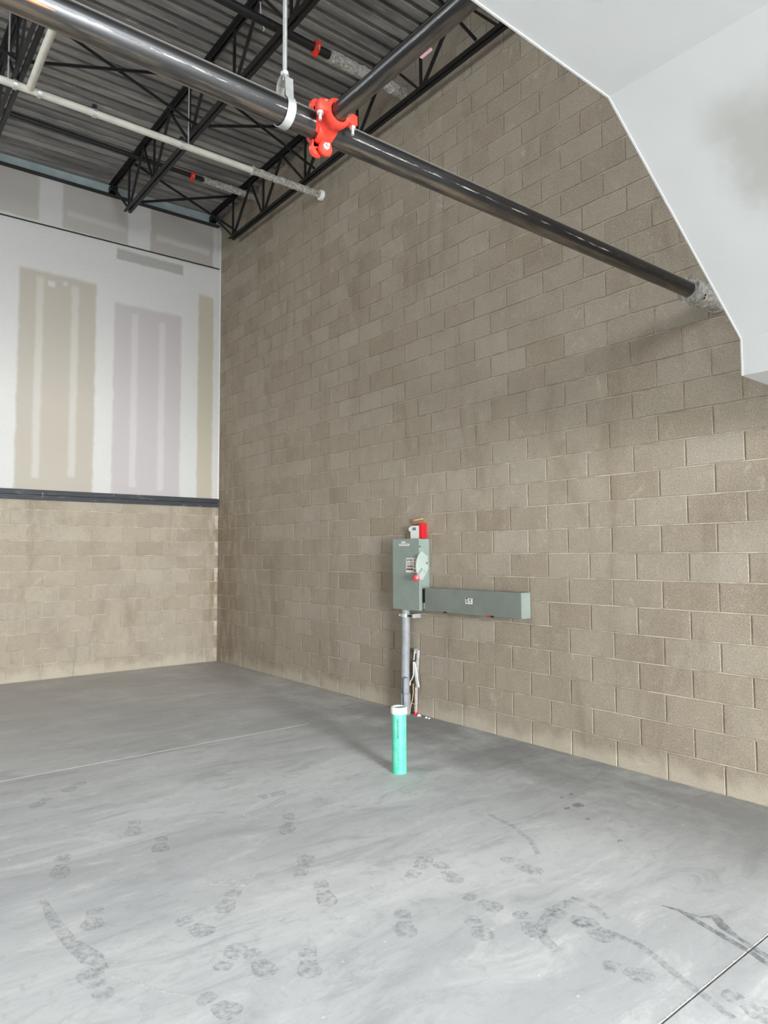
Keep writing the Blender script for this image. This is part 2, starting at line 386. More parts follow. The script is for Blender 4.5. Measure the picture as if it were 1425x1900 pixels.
def stain_material(name, col, amt, lo, hi, sc):
    k = NT(name); P = k.pos(); n = k.noise(P, sc, 6, 0.75)
    c = k.done(srgb(*col), 0.6, 0, 0.3)
    tr = k.n('ShaderNodeBsdfTransparent'); mx = k.n('ShaderNodeMixShader')
    k.put(mx.inputs[0], k.math('MULTIPLY', k.ramp(n, lo, hi), amt)); k.put(mx.inputs[1], tr.outputs[0]); k.put(mx.inputs[2], k.b.outputs[0])
    k.put(k.t.nodes['Material Output'].inputs[0], mx.outputs[0]); return k.m
M['print'] = stain_material('dusty_boot_print', (128, 130, 132), 0.30, 0.38, 0.66, 34)
M['scuff'] = stain_material('dark_scuff', (118, 120, 123), 0.45, 0.32, 0.60, 24)
M['scrape'] = stain_material('pale_scrape', (226, 226, 222), 0.7, 0.35, 0.6, 30)

# ------------------------------------------------------------------ floor
floor = MB().box((LEFT - 0.2, FRONT - 0.2, -0.20), (0.2, 0.2, -0.012)).build('floor', M['mortar'])
structure(floor, 'grey power trowelled concrete floor with saw cut joints')
JY = [0.0, -4.246, -8.61, FRONT - 0.2]
JW = [0.004, 0.009]
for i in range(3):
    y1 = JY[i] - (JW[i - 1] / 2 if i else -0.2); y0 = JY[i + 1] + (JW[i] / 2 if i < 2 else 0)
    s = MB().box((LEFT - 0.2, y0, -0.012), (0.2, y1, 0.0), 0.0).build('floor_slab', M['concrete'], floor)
# pale filler in the far saw cut, and the pale raised lip beside the near one
part(floor, 'joint_filler', M['label'], lambda b: b.box((LEFT, -4.251, -0.012), (-1.05, -4.241, 0.0006)))
part(floor, 'joint_lip', M['scrape'], lambda b: b.box((LEFT, -8.605, 0.0), (-0.02, -8.599, 0.0006)))

def floor_poly(pts, mat, name, z):
    v = []; n = len(pts)
    for p in pts: v.append((p[0], p[1], 0.0)); 
    v += [(p[0], p[1], z) for p in pts]
    f = [tuple(range(n, 2 * n))] + [(i, (i + 1) % n, n + (i + 1) % n, n + i) for i in range(n)]
    b = MB(); b.add(v, f); return b.build(name, mat, floor)
def foot_outline(L=0.29, W=0.105):
    sole = [(-.5, 0), (-.48, .25), (-.40, .36), (-.28, .38), (-.16, .33), (-.05, .30), (.08, .36), (.22, .47), (.34, .5), (.44, .40), (.5, .15), (.5, -.1), (.45, -.32), (.34, -.44), (.2, -.45), (.06, -.36), (-.08, -.28), (-.2, -.34), (-.32, -.38), (-.43, -.30)]
    return [(a * L, b * W) for a, b in sole]
def footprint(px, py, qx, qy, mat='print', z=0.0005, size=1.0):
    a = hit(px, py, 2, 0.0); b = hit(qx, qy, 2, 0.0); c = (a + b) / 2; d = (b - a); L = min(max(d.length, 0.2), 0.34) * size; d.normalize()
    e = Vector((-d.y, d.x, 0))
    ol = foot_outline(L, 0.105)
    # heel and sole are two pads, as a boot leaves them
    sole = [p for p in ol if p[0] > -0.10 * L]; heel = [p for p in ol if p[0] <= -0.10 * L]
    v = []; f = []
    for grp in (sole, heel):
        b0 = len(v); n = len(grp)
        v += [c + d * x + e * y for x, y in grp]; v += [c + d * x + e * y + Vector((0, 0, z)) for x, y in grp]
        f.append(tuple(range(b0 + n, b0 + 2 * n)))
        f += [(b0 + i, b0 + (i + 1) % n, b0 + n + (i + 1) % n, b0 + n + i) for i in range(n)]
    b = MB(); b.add(v, f); b.build('boot_print', M[mat], floor)
for q in [(178, 1685, 168, 1725), (438, 1650, 410, 1695), (592, 1632, 610, 1682), (570, 1758, 575, 1815), (462, 1762, 500, 1812), (415, 1792, 440, 1760),
          (200, 1855, 160, 1800), (330, 1705, 390, 1735), (300, 1552, 296, 1582), (250, 1520, 245, 1552), (536, 1508, 532, 1550), (555, 1628, 572, 1585),
          (118, 1585, 108, 1632), (810, 1600, 850, 1640), (745, 1688, 755, 1740), (870, 1700, 905, 1745), (930, 1590, 1005, 1622), (1020, 1690, 1110, 1720),
          (860, 1660, 930, 1690), (960, 1690, 1000, 1740), (1352, 1845, 1425, 1890), (1140, 1795, 1190, 1810), (1070, 1710, 1130, 1745), (380, 1852, 430, 1880),
          (760, 1630, 795, 1590), (480, 1480, 530, 1470), (90, 1480, 60, 1500), (155, 1450, 120, 1470)]:
    footprint(*q)
def streak(pts, w, mat, z=0.0005):
    P = [hit(x, y, 2, 0.0) for x, y in pts]; n = len(P); Lf = []; Rt = []
    for i, p in enumerate(P):
        t = (P[min(i + 1, n - 1)] - P[max(i - 1, 0)]).normalized(); e = Vector((-t.y, t.x, 0)); ww = (w[i] if isinstance(w, (list, tuple)) else w) / 2
        Lf.append(p + e * ww); Rt.append(p - e * ww)
    v = []; f = []
    for a, b in zip(Lf, Rt): v += [a, b, a + Vector((0, 0, z)), b + Vector((0, 0, z))]
    for i in range(n - 1):
        o = 4 * i; f += [(o + 2, o + 3, o + 7, o + 6), (o, o + 2, o + 6, o + 4), (o + 3, o + 1, o + 5, o + 7)]
    b = MB(); b.add(v, f); b.build('scuff_mark', M[mat], floor)
streak([(1228, 1680), (1262, 1690), (1300, 1713), (1350, 1742), (1395, 1768), (1440, 1800)], [.01, .025, .03, .03, .03, .03], 'scuff')
streak([(1262, 1690), (1300, 1702), (1325, 1700), (1345, 1722), (1372, 1742), (1400, 1760), (1440, 1786)], [.006, .008, .05, .045, .02, .03, .03], 'scuff')
streak([(1060, 1665), (1090, 1675), (1112, 1690), (1128, 1706)], [.02, .035, .04, .02], 'print')
streak([(1110, 1722), (1150, 1738), (1180, 1750), (1215, 1775), (1240, 1796), (1270, 1822), (1310, 1850), (1360, 1890)], .035, 'print')
streak([(1060, 1672), (1020, 1690), (1004, 1720), (1012, 1745), (1035, 1765)], .05, 'print')
streak([(80, 1670), (100, 1710), (130, 1748), (170, 1778), (190, 1800)], [.03, .05, .06, .09, .05], 'print')
streak([(190, 1803), (240, 1820), (300, 1838), (360, 1850)], .012, 'scrape')
streak([(905, 1510), (950, 1532), (985, 1560), (1000, 1585)], .03, 'print')
streak([(390, 1640), (420, 1630), (455, 1632), (472, 1620)], [.02, .14, .14, .02], 'scrape')
streak([(430, 1505), (455, 1512), (485, 1520)], .02, 'scrape')
streak([(670, 1427), (690, 1429), (712, 1434)], .012, 'scrape')
for (x, y, r) in [(1071, 1494, .035), (1052, 1500, .018), (1060, 1474, .012), (1042, 1480, .01), (1090, 1520, .012), (1150, 1560, .014)]:
    c = hit(x, y, 2, 0.0); floor_poly([(c.x + r * math.cos(t) * random.uniform(.7, 1.2) * 1.5, c.y + r * math.sin(t) * random.uniform(.7, 1.2)) for t in [i * math.pi / 5 for i in range(10)]], M['scuff'], 'oil_spot', 0.0006)

# ------------------------------------------------------------------ block walls
def block_mesh(name, L, H, mat, axis):
    """face towards the room; local x along the wall, local z up, proud face at depth 0"""
    l, h, ch, dp = L / 2, H / 2, 0.0035, 0.016
    out = lambda d, a, b: (d, a, b) if axis == 0 else (a, d, b)
    v = [out(0, s * (l - ch), t * (h - ch)) for s, t in ((-1, -1), (1, -1), (1, 1), (-1, 1))]
    v += [out(0.003, s * l, t * h) for s, t in ((-1, -1), (1, -1), (1, 1), (-1, 1))]
    v += [out(dp, s * l, t * h) for s, t in ((-1, -1), (1, -1), (1, 1), (-1, 1))]
    f = [(0, 1, 2, 3)]
    for i in range(4):
        j = (i + 1) % 4; f += [(i, 4 + i, 4 + j, j), (4 + i, 8 + i, 8 + j, 4 + j)]
    return v, f
def wall_of_blocks(wall, axis, length, rows, phase, mat, keep, zmax=99):
    """axis 0: face in plane X=0, runs along -Y; axis 1: face in plane Y=0, runs along -X"""
    items = []
    for r in range(rows):
        off = phase - (0.5 * BL if r % 2 else 0.0)
        k = int(math.floor(-off / BL)) - 1
        while off + k * BL < length:
            a = max(0.0, off + k * BL); b = min(length, off + (k + 1) * BL); k += 1
            if b - a < 0.06: continue
            L = b - a - JT; h = BH - JT; zc = r * BH + BH / 2
            if zc + h / 2 > zmax: h = zmax - (r * BH + JT / 2); zc = r * BH + JT / 2 + h / 2
            if h < 0.03: continue
            c = -(a + b) / 2
            P = Vector((0, c, zc)) if axis == 0 else Vector((c, 0, zc))
            q = proj(P); area = 0.0
            if q:
                e = Vector((0, L / 2, 0)) if axis == 0 else Vector((L / 2, 0, 0)); p1, p2 = proj(P - e), proj(P + e); p3, p4 = proj(P - Vector((0, 0, h / 2))), proj(P + Vector((0, 0, h / 2)))
                if p1 and p2 and p3 and p4 and -20 < q[0] < 1445 and -20 < q[1] < 1920 and not hidden(q): area = abs(p1[0] - p2[0]) * abs(p3[1] - p4[1])
            items.append((area, P, round(L, 4), round(h, 4)))
    items.sort(key=lambda t: -t[0])
    cache = {}; rest = MB(); n = 0
    rnd = random.Random(3)
    for area, P, L, h in items:
        key = (L, h)
        d = rnd.uniform(-0.0012, 0.0012); tl = rnd.uniform(-0.004, 0.004)
        if area > 0 and n < keep:
            if key not in cache:
                v, f = block_mesh('block', L, h, mat, axis); o = mesh_obj('block', v, f, mat, wall); cache[key] = o.data
            else:
                o = bpy.data.objects.new('block', cache[key]); COL.objects.link(o); o.parent = wall
            o.location = P - Vector(wall.location) + (Vector((d, 0, 0)) if axis == 0 else Vector((0, d, 0)))
            o.rotation_euler = (0, 0, tl * 0.5); n += 1
        else:
            v, f = block_mesh('block', L, h, mat, axis); D = Vector((d, 0, 0)) if axis == 0 else Vector((0, d, 0))
            rest.add([Vector(q) + P + D for q in v], f)
    if rest.v:
        o = rest.build('blockwork', mat, wall); o['kind'] = 'stuff'
def hidden(q):
    """behind the bulkhead, seen from here"""
    x, y = q
    return x > 850 and ((y < 0.65 * (x - 850) and x < 1128) or (x >= 1128 and x < 1375 and y < 180 + (x - 1128) * 1.814) or (x >= 1375 and y < 700))

wall_right = MB().box((0.009, FRONT - 0.2, 0.0), (0.2, 0.2, 7.3)).build('wall_right', M['mortar'])
structure(wall_right, 'tall bare concrete block wall in running bond')
wall_of_blocks(wall_right, 0, 16.4, 36, 0.001, M['block_r'], 300)
wall_back = MB().box((LEFT - 0.2, 0.009, 0.0), (0.009, 0.2, 7.3)).build('wall_back', M['mortar'])
structure(wall_back, 'end wall of concrete blocks below taped drywall sheets')
wall_of_blocks(wall_back, 1, -LEFT, 12, 0.049, M['block_b'], 300, 2.372)
def slab_yz(x0, x1, z0a, z0b, z1a, z1b, y0, y1):
    """slab on the back wall: x0..x1, lower edge z0a->z0b, upper edge z1a->z1b"""
    v = [(x0, y0, z0a), (x1, y0, z0b), (x1, y0, z1b), (x0, y0, z1a), (x0, y1, z0a), (x1, y1, z0b), (x1, y1, z1b), (x0, y1, z1a)]
    return v, [(0, 1, 2, 3), (7, 6, 5, 4), (0, 4, 5, 1), (1, 5, 6, 2), (2, 6, 7, 3), (3, 7, 4, 0)]
sl = lambda x: 0.023 * (x + 1.6)
v, f = slab_yz(LEFT, -0.012, 2.49, 2.49, 6.115 + sl(LEFT), 6.115 + sl(0), -0.016, 0.006)
o = MB().add(v, f).build('drywall_panel', M['drywall'], wall_back)
v, f = slab_yz(LEFT, -0.012, 6.138 + sl(LEFT), 6.138 + sl(0), 6.80 + sl(LEFT), 6.80 + sl(0), -0.016, 0.006)
o = MB().add(v, f).build('drywall_panel', M['drywall'], wall_back)
v, f = slab_yz(LEFT, -0.02, 6.110 + sl(LEFT), 6.110 + sl(0), 6.143 + sl(LEFT), 6.143 + sl(0), -0.004, 0.006)
o = MB().add(v, f).build('joint_gap', M['steel_seal'], wall_back)
part(wall_back, 'corner_bead', M['label'], lambda b: b.box((-0.020, -0.022, 2.49), (-0.002, 0.006, 6.80)))
v, f = slab_yz(LEFT, -0.012, 6.80 + sl(LEFT), 6.80 + sl(0), 7.02 + sl(LEFT), 7.02 + sl(0), -0.010, 0.006)
o = MB().add(v, f).build('sealed_strip', M['sill'], wall_back)
b = MB().box((LEFT, -0.035, 2.365), (-0.016, 0.006, 2.43), 0.004).box((LEFT, -0.045, 2.432), (-0.02, 0.006, 2.498), 0.004)
trim_1 = b.build('trim_1', M['beam']); structure(trim_1, 'scuffed black membrane ledge between blocks and drywall')
v, f = slab_yz(LEFT, -0.06, 6.782 + sl(LEFT), 6.782 + sl(0), 6.822 + sl(LEFT), 6.822 + sl(0), -0.030, -0.016)
b = MB().add(v, f); v, f = slab_yz(LEFT, -0.06, 6.782 + sl(LEFT), 6.782 + sl(0), 6.790 + sl(LEFT), 6.790 + sl(0), -0.11, -0.030); b.add(v, f)
trim_2 = b.build('trim_2', M['joist']); structure(trim_2, 'black steel ledger angle along the top of the end wall')

wall_left = MB().box((LEFT - 0.2, FRONT - 0.2, 0), (LEFT, 0.2, 4.1)).box((LEFT - 0.2, FRONT - 0.2, 6.3), (LEFT, 0.2, 7.3)).box((LEFT - 0.2, FRONT - 0.2, 4.1), (LEFT, -7.9, 6.3)).box((LEFT - 0.2, -1.3, 4.1), (LEFT, 0.2, 6.3)).build('wall_left', M['drywall']); structure(wall_left, 'plain drywall side wall with high openings added for fill light')
b = MB().box((LEFT, FRONT - 0.2, 0), (-7.4, FRONT, 7.3)).box((-0.8, FRONT - 0.2, 0), (0.0, FRONT, 7.3)).box((-7.4, FRONT - 0.2, 2.85), (-0.8, FRONT, 3.9)).box((-7.4, FRONT - 0.2, 6.4), (-0.8, FRONT, 7.3)).box((-7.4, FRONT - 0.2, 0), (-0.8, FRONT, 0.12))
wall_front = b.build('wall_front', M['board']); structure(wall_front, 'front wall with storefront glazing')
def window(name, z0, z1):
    o = MB().box((-7.4, FRONT - 0.12, z0), (-0.8, FRONT - 0.04, z0 + 0.06)).build(name, M['joist']); structure(o, 'dark framed storefront glazing')
    part(o, 'frame_head', M['joist'], lambda b: b.box((-7.4, FRONT - 0.12, z1 - 0.06), (-0.8, FRONT - 0.04, z1)))
    for i in range(6):
        x = -7.4 + i * 6.54 / 5; part(o, 'mullion', M['joist'], lambda b: b.box((x, FRONT - 0.12, z0 + 0.06), (x + 0.06, FRONT - 0.04, z1 - 0.06)))
window('window_1', 0.12, 2.85); window('window_2', 3.9, 6.4)
w3 = MB().box((LEFT - 0.12, -7.9, 4.1), (LEFT - 0.04, -1.3, 4.16)).build('added_side_window', M['joist']); structure(w3, 'added dark framed high side windows round the fill light')  # out-of-view windows added to frame the side fill lamp
part(w3, 'frame_head', M['joist'], lambda b: b.box((LEFT - 0.12, -7.9, 6.24), (LEFT - 0.04, -1.3, 6.3)))
for i in range(6):
    yy = -7.9 + i * 6.54 / 5; part(w3, 'mullion', M['joist'], lambda b: b.box((LEFT - 0.12, yy, 4.16), (LEFT - 0.04, yy + 0.06, 6.24)))

# ------------------------------------------------------------------ roof deck
rz = lambda x: 0.030 * (x + 1.71)
ceiling = MB().add([(LEFT - .2, FRONT - .2, 7.30), (0.2, FRONT - .2, 7.30), (0.2, 0.2, 7.30), (LEFT - .2, 0.2, 7.30), (LEFT - .2, FRONT - .2, 7.4), (0.2, FRONT - .2, 7.4), (0.2, 0.2, 7.4), (LEFT - .2, 0.2, 7.4)],
                   [(0, 1, 2, 3), (7, 6, 5, 4), (0, 4, 5, 1), (1, 5, 6, 2), (2, 6, 7, 3), (3, 7, 4, 0)]).build('ceiling', M['deck'])
structure(ceiling, 'corrugated steel roof deck over black joists')
def deck_profile(n=6, pitch=0.1524):
    p = []
    for i in range(n):
        y = -i * pitch
        p += [(y, 0.0), (y - 0.088, 0.0), (y - 0.098, 0.048), (y - 0.142, 0.048)]
    p.append((-n * pitch, 0.0)); return p
prof = deck_profile(); vs = []; fs = []
XA, XB = LEFT - 0.0, -0.004
for (y, z) in prof:
    for x in (XA, XB): vs.append((x, y, z + rz(x)))
for (y, z) in prof:
    for x in (XA, XB): vs.append((x, y, z + rz(x) + 0.003))
n = len(prof)
for i in range(n - 1):
    fs += [(2 * i, 2 * i + 1, 2 * i + 3, 2 * i + 2), (2 * n + 2 * i, 2 * n + 2 * i + 2, 2 * n + 2 * i + 3, 2 * n + 2 * i + 1)]
d0 = None
for i in range(18):
    if d0 is None: o = mesh_obj('deck_sheet', vs, fs, M['deck'], ceiling); d0 = o.data
    else: o = bpy.data.objects.new('deck_sheet', d0); COL.objects.link(o); o.parent = ceiling
    o.location = Vector((0, 0.0 - i * 0.9144 - 0.01, ROOF)) - Vector(ceiling.location)

# ------------------------------------------------------------------ open web joists
NODES = [-0.76, -1.68, -2.76, -3.86, -4.95, -6.03, -7.11, -8.19]
TOPS = [-1.30, -2.18, -3.30, -4.40, -5.49, -6.57, -7.65]
def joist(X, label):
    zt = ROOF + rz(X) - 0.004; zb = 6.285 + 0.045 * (X + 1.71)
    J = thing('roof_joist', (X, -4.0, zb), label, 'joist', 'open web steel joists under the roof deck')
    w, t, g = 0.040, 0.006, 0.012
    for s in (-1, 1):
        x0, x1 = sorted((X + s * g, X + s * (g + w))); xa, xb = sorted((X + s * g, X + s * (g + t)))
        part(J, 'bottom_chord_angle', M['joist'], lambda b: b.box((x0, FRONT + 0.4, zb), (x1, -0.70, zb + t)).box((xa, FRONT + 0.4, zb + t), (xb, -0.70, zb + w)))
        part(J, 'top_chord_angle', M['joist'], lambda b: b.box((x0, FRONT + 0.05, zt - t), (x1, -0.035, zt)).box((xa, FRONT + 0.05, zt - w - 0.006), (xb, -0.035, zt - t)))
    part(J, 'bearing_seat', M['joist'], lambda b: b.box((X - 0.05, -0.13, zt - 0.125), (X + 0.05, -0.034, zt - w - 0.006)))
    bz, tz = zb + 0.03, zt - 0.03
    def web(a, b_, wd=0.030):
        part(J, 'web', M['joist'], lambda b: b.bar(a, b_, wd, 0.024, (1, 0, 0)))
    web((X, -0.10, tz - 0.03), (X, NODES[0], bz), 0.024)
    for i, y in enumerate(NODES):
        web((X, y, bz), (X, y, tz), 0.026)
        if i < len(TOPS):
            web((X, y - 0.03, bz), (X, TOPS[i], tz), 0.034); web((X, TOPS[i], tz), (X, NODES[i + 1] + 0.03, bz), 0.024)
    return zt, zb
XJ = [-0.17, -1.71, -3.46, -5.1, -6.7]
JZ = {}
LJ = ['black open web joist running close beside the block wall', 'black open web joist crossed by the white pipe at its second clamp', 'black open web joist above the tee in the white pipe', 'black open web joist next to the party wall side', 'black open web joist nearest the plain drywall party wall']
for X, l in zip(XJ, LJ): JZ[X] = joist(X, l)
# cross bridging between the joists: each angle a thing bolted at both ends
for (Y, pairs) in ((-0.92, [(0, 1)]), (-3.02, [(0, 1), (1, 2), (2, 3)]), (-5.75, [(0, 1), (1, 2)])):
    for a, b_ in pairs:
        Xa, Xb = XJ[b_], XJ[a]
        for up in (0, 1):
            za = JZ[Xa][0] - 0.07 if up else JZ[Xa][1] + 0.05; zc = JZ[Xb][1] + 0.05 if up else JZ[Xb][0] - 0.07
            yy = Y + (0.012 if up else -0.016)
            ww = MB().bar((Xa + .02, yy, za), (Xb - .02, yy, zc), 0.006, 0.034, (0, 1, 0)).bar((Xa + .02, yy, za), (Xb - .02, yy, zc), 0.034, 0.006, (0, 1, 0))
            o = ww.build('bridging_angle', M['joist'])
            where = {-0.92: 'by the ledger angle', -3.02: 'over the white pipe', -5.75: 'nearest the bulkhead'}[Y]
            bay = {(0, 1): 'first', (1, 2): 'second', (2, 3): 'third'}[(a, b_)]
            tag(o, 'black bridging angle %s, %s bay from block wall, %s wallward' % (where, bay, 'falling' if up else 'rising'), 'brace', 'cross bridging between joists')

# ------------------------------------------------------------------ mezzanine bulkhead
YS = -8.70
prof = [(LEFT, 3.125), (-2.75, 3.145), (-1.82, 2.508), (-1.82, 2.352), (-0.0, 2.352)]
th = 0.09
top = [(0.0, 2.44), (-1.74, 2.44), (-1.74, 2.55), (-2.72, 3.235), (LEFT, 3.235)]
b = MB().prism([(x, YS, z) for x, z in prof + top], (0, FRONT - YS, 0))
bulk = b.build('ceiling_bulkhead', M['board']); structure(bulk, 'primed white drywall bulkhead and soffit overhead')
part(bulk, 'corner_bead', M['board'], lambda b: b.bar((-2.75, YS - 0.002, 3.143), (-1.82, YS - 0.002, 2.506), 0.004, 0.006, (0, 1, 0)).bar((LEFT, YS - 0.002, 3.123), (-2.75, YS - 0.002, 3.143), 0.004, 0.006, (0, 1, 0)).bar((-1.821, YS - 0.002, 2.508), (-1.821, YS - 0.002, 2.351), 0.004, 0.006, (0, 1, 0)))

# ------------------------------------------------------------------ sprinkler main and branch
YM = -7.80; mz = lambda x: 3.341 + 0.0215 * x
RM = 0.0495
t = thing('sprinkler_main', (-4.0, YM, mz(-4.0)), 'thick black steel sprinkler main entering the block wall through foil', 'pipe')
xs = [-7.9 + i * 0.4 for i in range(20)] + [-0.02]
part(t, 'pipe', M['pipe_x'], lambda b: b.tube([(x, YM, mz(x)) for x in xs], RM, 32), True)
def foil_sleeve(parent, p0, p1, r, n=18, jit=0.10, flare=1.0, seg=20):
    p0, p1 = Vector(p0), Vector(p1)
    def fn(b):
        rr = [r * (0.86 + 0.14 * math.sin(i * 1.9) * 0.3 + 0.14 * random.random()) for i in range(n + 1)]
        rr[0] *= flare; rr[-1] *= 1.0
        b.tube([p0.lerp(p1, i / n) + Vector((0, random.uniform(-.004, .004), random.uniform(-.004, .004))) for i in range(n + 1)], rr, seg, True, jit)
    return part(parent, 'foil_sleeve', M['foil'], fn, False)
fs_ = foil_sleeve(t, (-0.44, YM, mz(-.44)), (-0.004, YM, mz(0)), 0.080, 16, 0.04, 1.16)
# listing mark printed on the foil
def mark(b):
    c = Vector((hit(1306, 548, 1, YM - 0.06).x, YM, mz(-.2))); d = (CAM - c); d.x = 0; d.normalize(); e = Vector((1, 0, 0)); q = e.cross(d).normalized(); o = c + d * 0.0865
    for (u0, r1) in ((-0.009, 0.0085), (0.009, 0.0085)):
        b.add([o + e * (u0 * .6 + r1 * math.cos(a)) + q * (u0 + r1 * math.sin(a)) for a in [i * math.pi / 5 for i in range(10)]] + [o + d * .001 + e * (u0 * .6 + r1 * math.cos(a)) + q * (u0 + r1 * math.sin(a)) for a in [i * math.pi / 5 for i in range(10)]],
              [tuple(range(10, 20))] + [(i, (i + 1) % 10, 10 + (i + 1) % 10, 10 + i) for i in range(10)])
part(t, 'printed_mark', M['ink'], mark)
part(t, 'orange_streak', M['orange'], lambda b: b.tube([(-4.62 + i * 0.04, YM - RM * math.cos(.62) * 1.0, mz(-4.62 + i * .04) - RM * math.sin(.62)) for i in range(10)], [0.001, .004, .005, .006, .006, .006, .005, .005, .004, .001], 6))

# mechanical tee (red) on the main
XT = -3.299; ZT = mz(XT); T = Vector((XT, YM, ZT))
t = thing('mechanical_tee', (XT, YM, ZT - 0.07), 'bright red grooved mechanical tee clamped round the black main', 'pipe fitting')
def tee_half(front):
    def fn(b):
        s = -1 if front else 1
        # half shell around the main: swept band
        prof = []; seg = 14; hw = 0.040 if front else 0.026
        ring_o = []; 
        v = []; f = []
        for i in range(seg + 1):
            a = -math.pi / 2 + math.pi * i / seg
            for (dx, rr) in ((-hw, RM + 0.001), (-hw, RM + 0.013), (-hw * .6, RM + 0.018), (hw * .6, RM + 0.018), (hw, RM + 0.013), (hw, RM + 0.001)):
                hwid = dx * (1.0 if not front else (0.72 + 0.28 * math.cos(a)))
                v.append((XT + hwid, YM + s * math.cos(a) * rr + s * 0.002, ZT + math.sin(a) * rr))
        for i in range(seg):
            for k_ in range(6):
                k2 = (k_ + 1) % 6; f.append((i * 6 + k_, i * 6 + k2, (i + 1) * 6 + k2, (i + 1) * 6 + k_))
        f.append(tuple(range(6))); f.append(tuple(range(seg * 6, seg * 6 + 6)))
        b.add(v, f)
        # bolt ears top and bottom
        for sz in (1, -1):
            c = Vector((XT + (0.012 if front else -0.012), YM + s * 0.004, ZT + sz * (RM + 0.036)))
            b.lathe(c, (0, s, 0), [(0.0, 0.010), (0.0, 0.028), (0.014, 0.030), (0.022, 0.024), (0.022, 0.010)], 16, True)
            b.box((c.x - 0.022, min(c.y, c.y + s * 0.02), min(c.z, c.z - sz * 0.034)), (c.x + 0.022, max(c.y, c.y + s * 0.02), max(c.z, c.z - sz * 0.034)), 0.005)
    return fn
part(t, 'outlet_half', M['red'], tee_half(True), True); part(t, 'back_half', M['red'], tee_half(False), True)
RB = 0.033
part(t, 'outlet_neck', M['red'], lambda b: b.lathe((XT, YM - RM * .6, ZT), (0, -1, 0), [(0.0, 0.060), (0.02, 0.052), (0.045, 0.045), (0.060, 0.045), (0.060, 0.037), (0.0, 0.036)], 24, True), True)
# coupling housing that joins branch to outlet, with two bolt pads
def coup(b):
    b.lathe((XT, YM - 0.086, ZT), (0, -1, 0), [(0.0, 0.036), (0.0, 0.050), (0.008, 0.054), (0.030, 0.054), (0.038, 0.050), (0.038, 0.036)], 24, True)
    for sx in (-1, 1):
        b.box((XT + sx * 0.047 - 0.014, YM - 0.125, ZT - 0.020), (XT + sx * 0.047 + 0.026 * sx + 0.014, YM - 0.09, ZT + 0.020), 0.006) if sx > 0 else b.box((XT - 0.047 - 0.040, YM - 0.125, ZT - 0.020), (XT - 0.047 + 0.014, YM - 0.09, ZT + 0.020), 0.006)
part(t, 'branch_coupling', M['red'], coup, True)
def bolt(b, c, ax, L, r=0.006, rn=0.012):
    c = Vector(c); ax = Vector(ax).normalized()
    b.lathe(c, ax, [(0, rn), (0.010, rn)], 6); b.lathe(c + ax * .010, ax, [(0, r), (L, r)], 10)
for sz in (1, -1):
    part(t, 'bolt', M['galv'], lambda b: bolt(b, (XT + .006, YM - 0.024, ZT + sz * (RM + 0.036)), (0, -1, 0), 0.012, 0.007, 0.014))
for sx in (-1, 1):
    part(t, 'bolt', M['galv'], lambda b: bolt(b, (XT + sx * 0.074, YM - 0.108, ZT - 0.020), (0, 0, -1), 0.022))
t2 = thing('sprinkler_branch', (XT, YM - 0.5, ZT - 0.03), 'black branch pipe running from the red tee to the bulkhead', 'pipe')
part(t2, 'pipe', M['pipe_y'], lambda b: b.tube([(XT, YM - 0.10 - i * 0.2, ZT) for i in range(25)], RB, 24), True)
part(t2, 'plug', M['galv'], lambda b: bolt(b, (XT + 0.01, YM - 0.42, ZT + 0.030), (0.3, 0, 1), 0.016, 0.006, 0.008))
part(t2, 'faded_tag', M['pink'], lambda b: b.box((XT + 0.018, YM - 0.60, ZT - 0.031), (XT + 0.03, YM - 0.55, ZT - 0.024), 0.002))
# clevis style hanger
XH = -3.459; ZH = mz(XH)
t = thing('pipe_hanger', (XH, YM, ZH), 'galvanised band hanger and rod carrying the black main beside the red tee', 'hanger')
def band(b):
    pts = []; R = RM + 0.004
    for i in range(25):
        a = math.radians(-90 - 140 + i * 280 / 24); pts.append((math.cos(a) * R, math.sin(a) * R))
    zt = 0.135
    pts = [(-0.004, zt)] + [(-0.030, zt - 0.02)] + pts + [(0.030, zt - 0.02), (0.004, zt)]
    wd = 0.034; v = []; f = []
    for (y, z) in pts:
        for s in (-1, 1): v.append((XH + s * wd / 2, YM + y, ZH + z))
    n = len(pts)
    for (y, z) in pts:
        l = math.hypot(y, z); 
        for s in (-1, 1): v.append((XH + s * wd / 2, YM + y * (1 + .003 / l), ZH + z * (1 + .003 / l)))
    for i in range(n - 1):
        f += [(2 * i, 2 * i + 1, 2 * i + 3, 2 * i + 2), (2 * n + 2 * i, 2 * n + 2 * i + 2, 2 * n + 2 * i + 3, 2 * n + 2 * i + 1), (2 * i, 2 * i + 2, 2 * n + 2 * i + 2, 2 * n + 2 * i), (2 * i + 1, 2 * n + 2 * i + 1, 2 * n + 2 * i + 3, 2 * i + 3)]
    b.add(v, f)
part(t, 'band', M['galv'], band, True)
part(t, 'rod', M['galv'], lambda b: b.tube([(XH, YM, ZH + 0.12), (XH, YM, ROOF + rz(XH))], 0.0085, 10), True)
part(t, 'nut', M['galv'], lambda b: b.lathe((XH, YM, ZH + 0.14), (0, 0, 1), [(0, .016), (.014, .016)], 6))

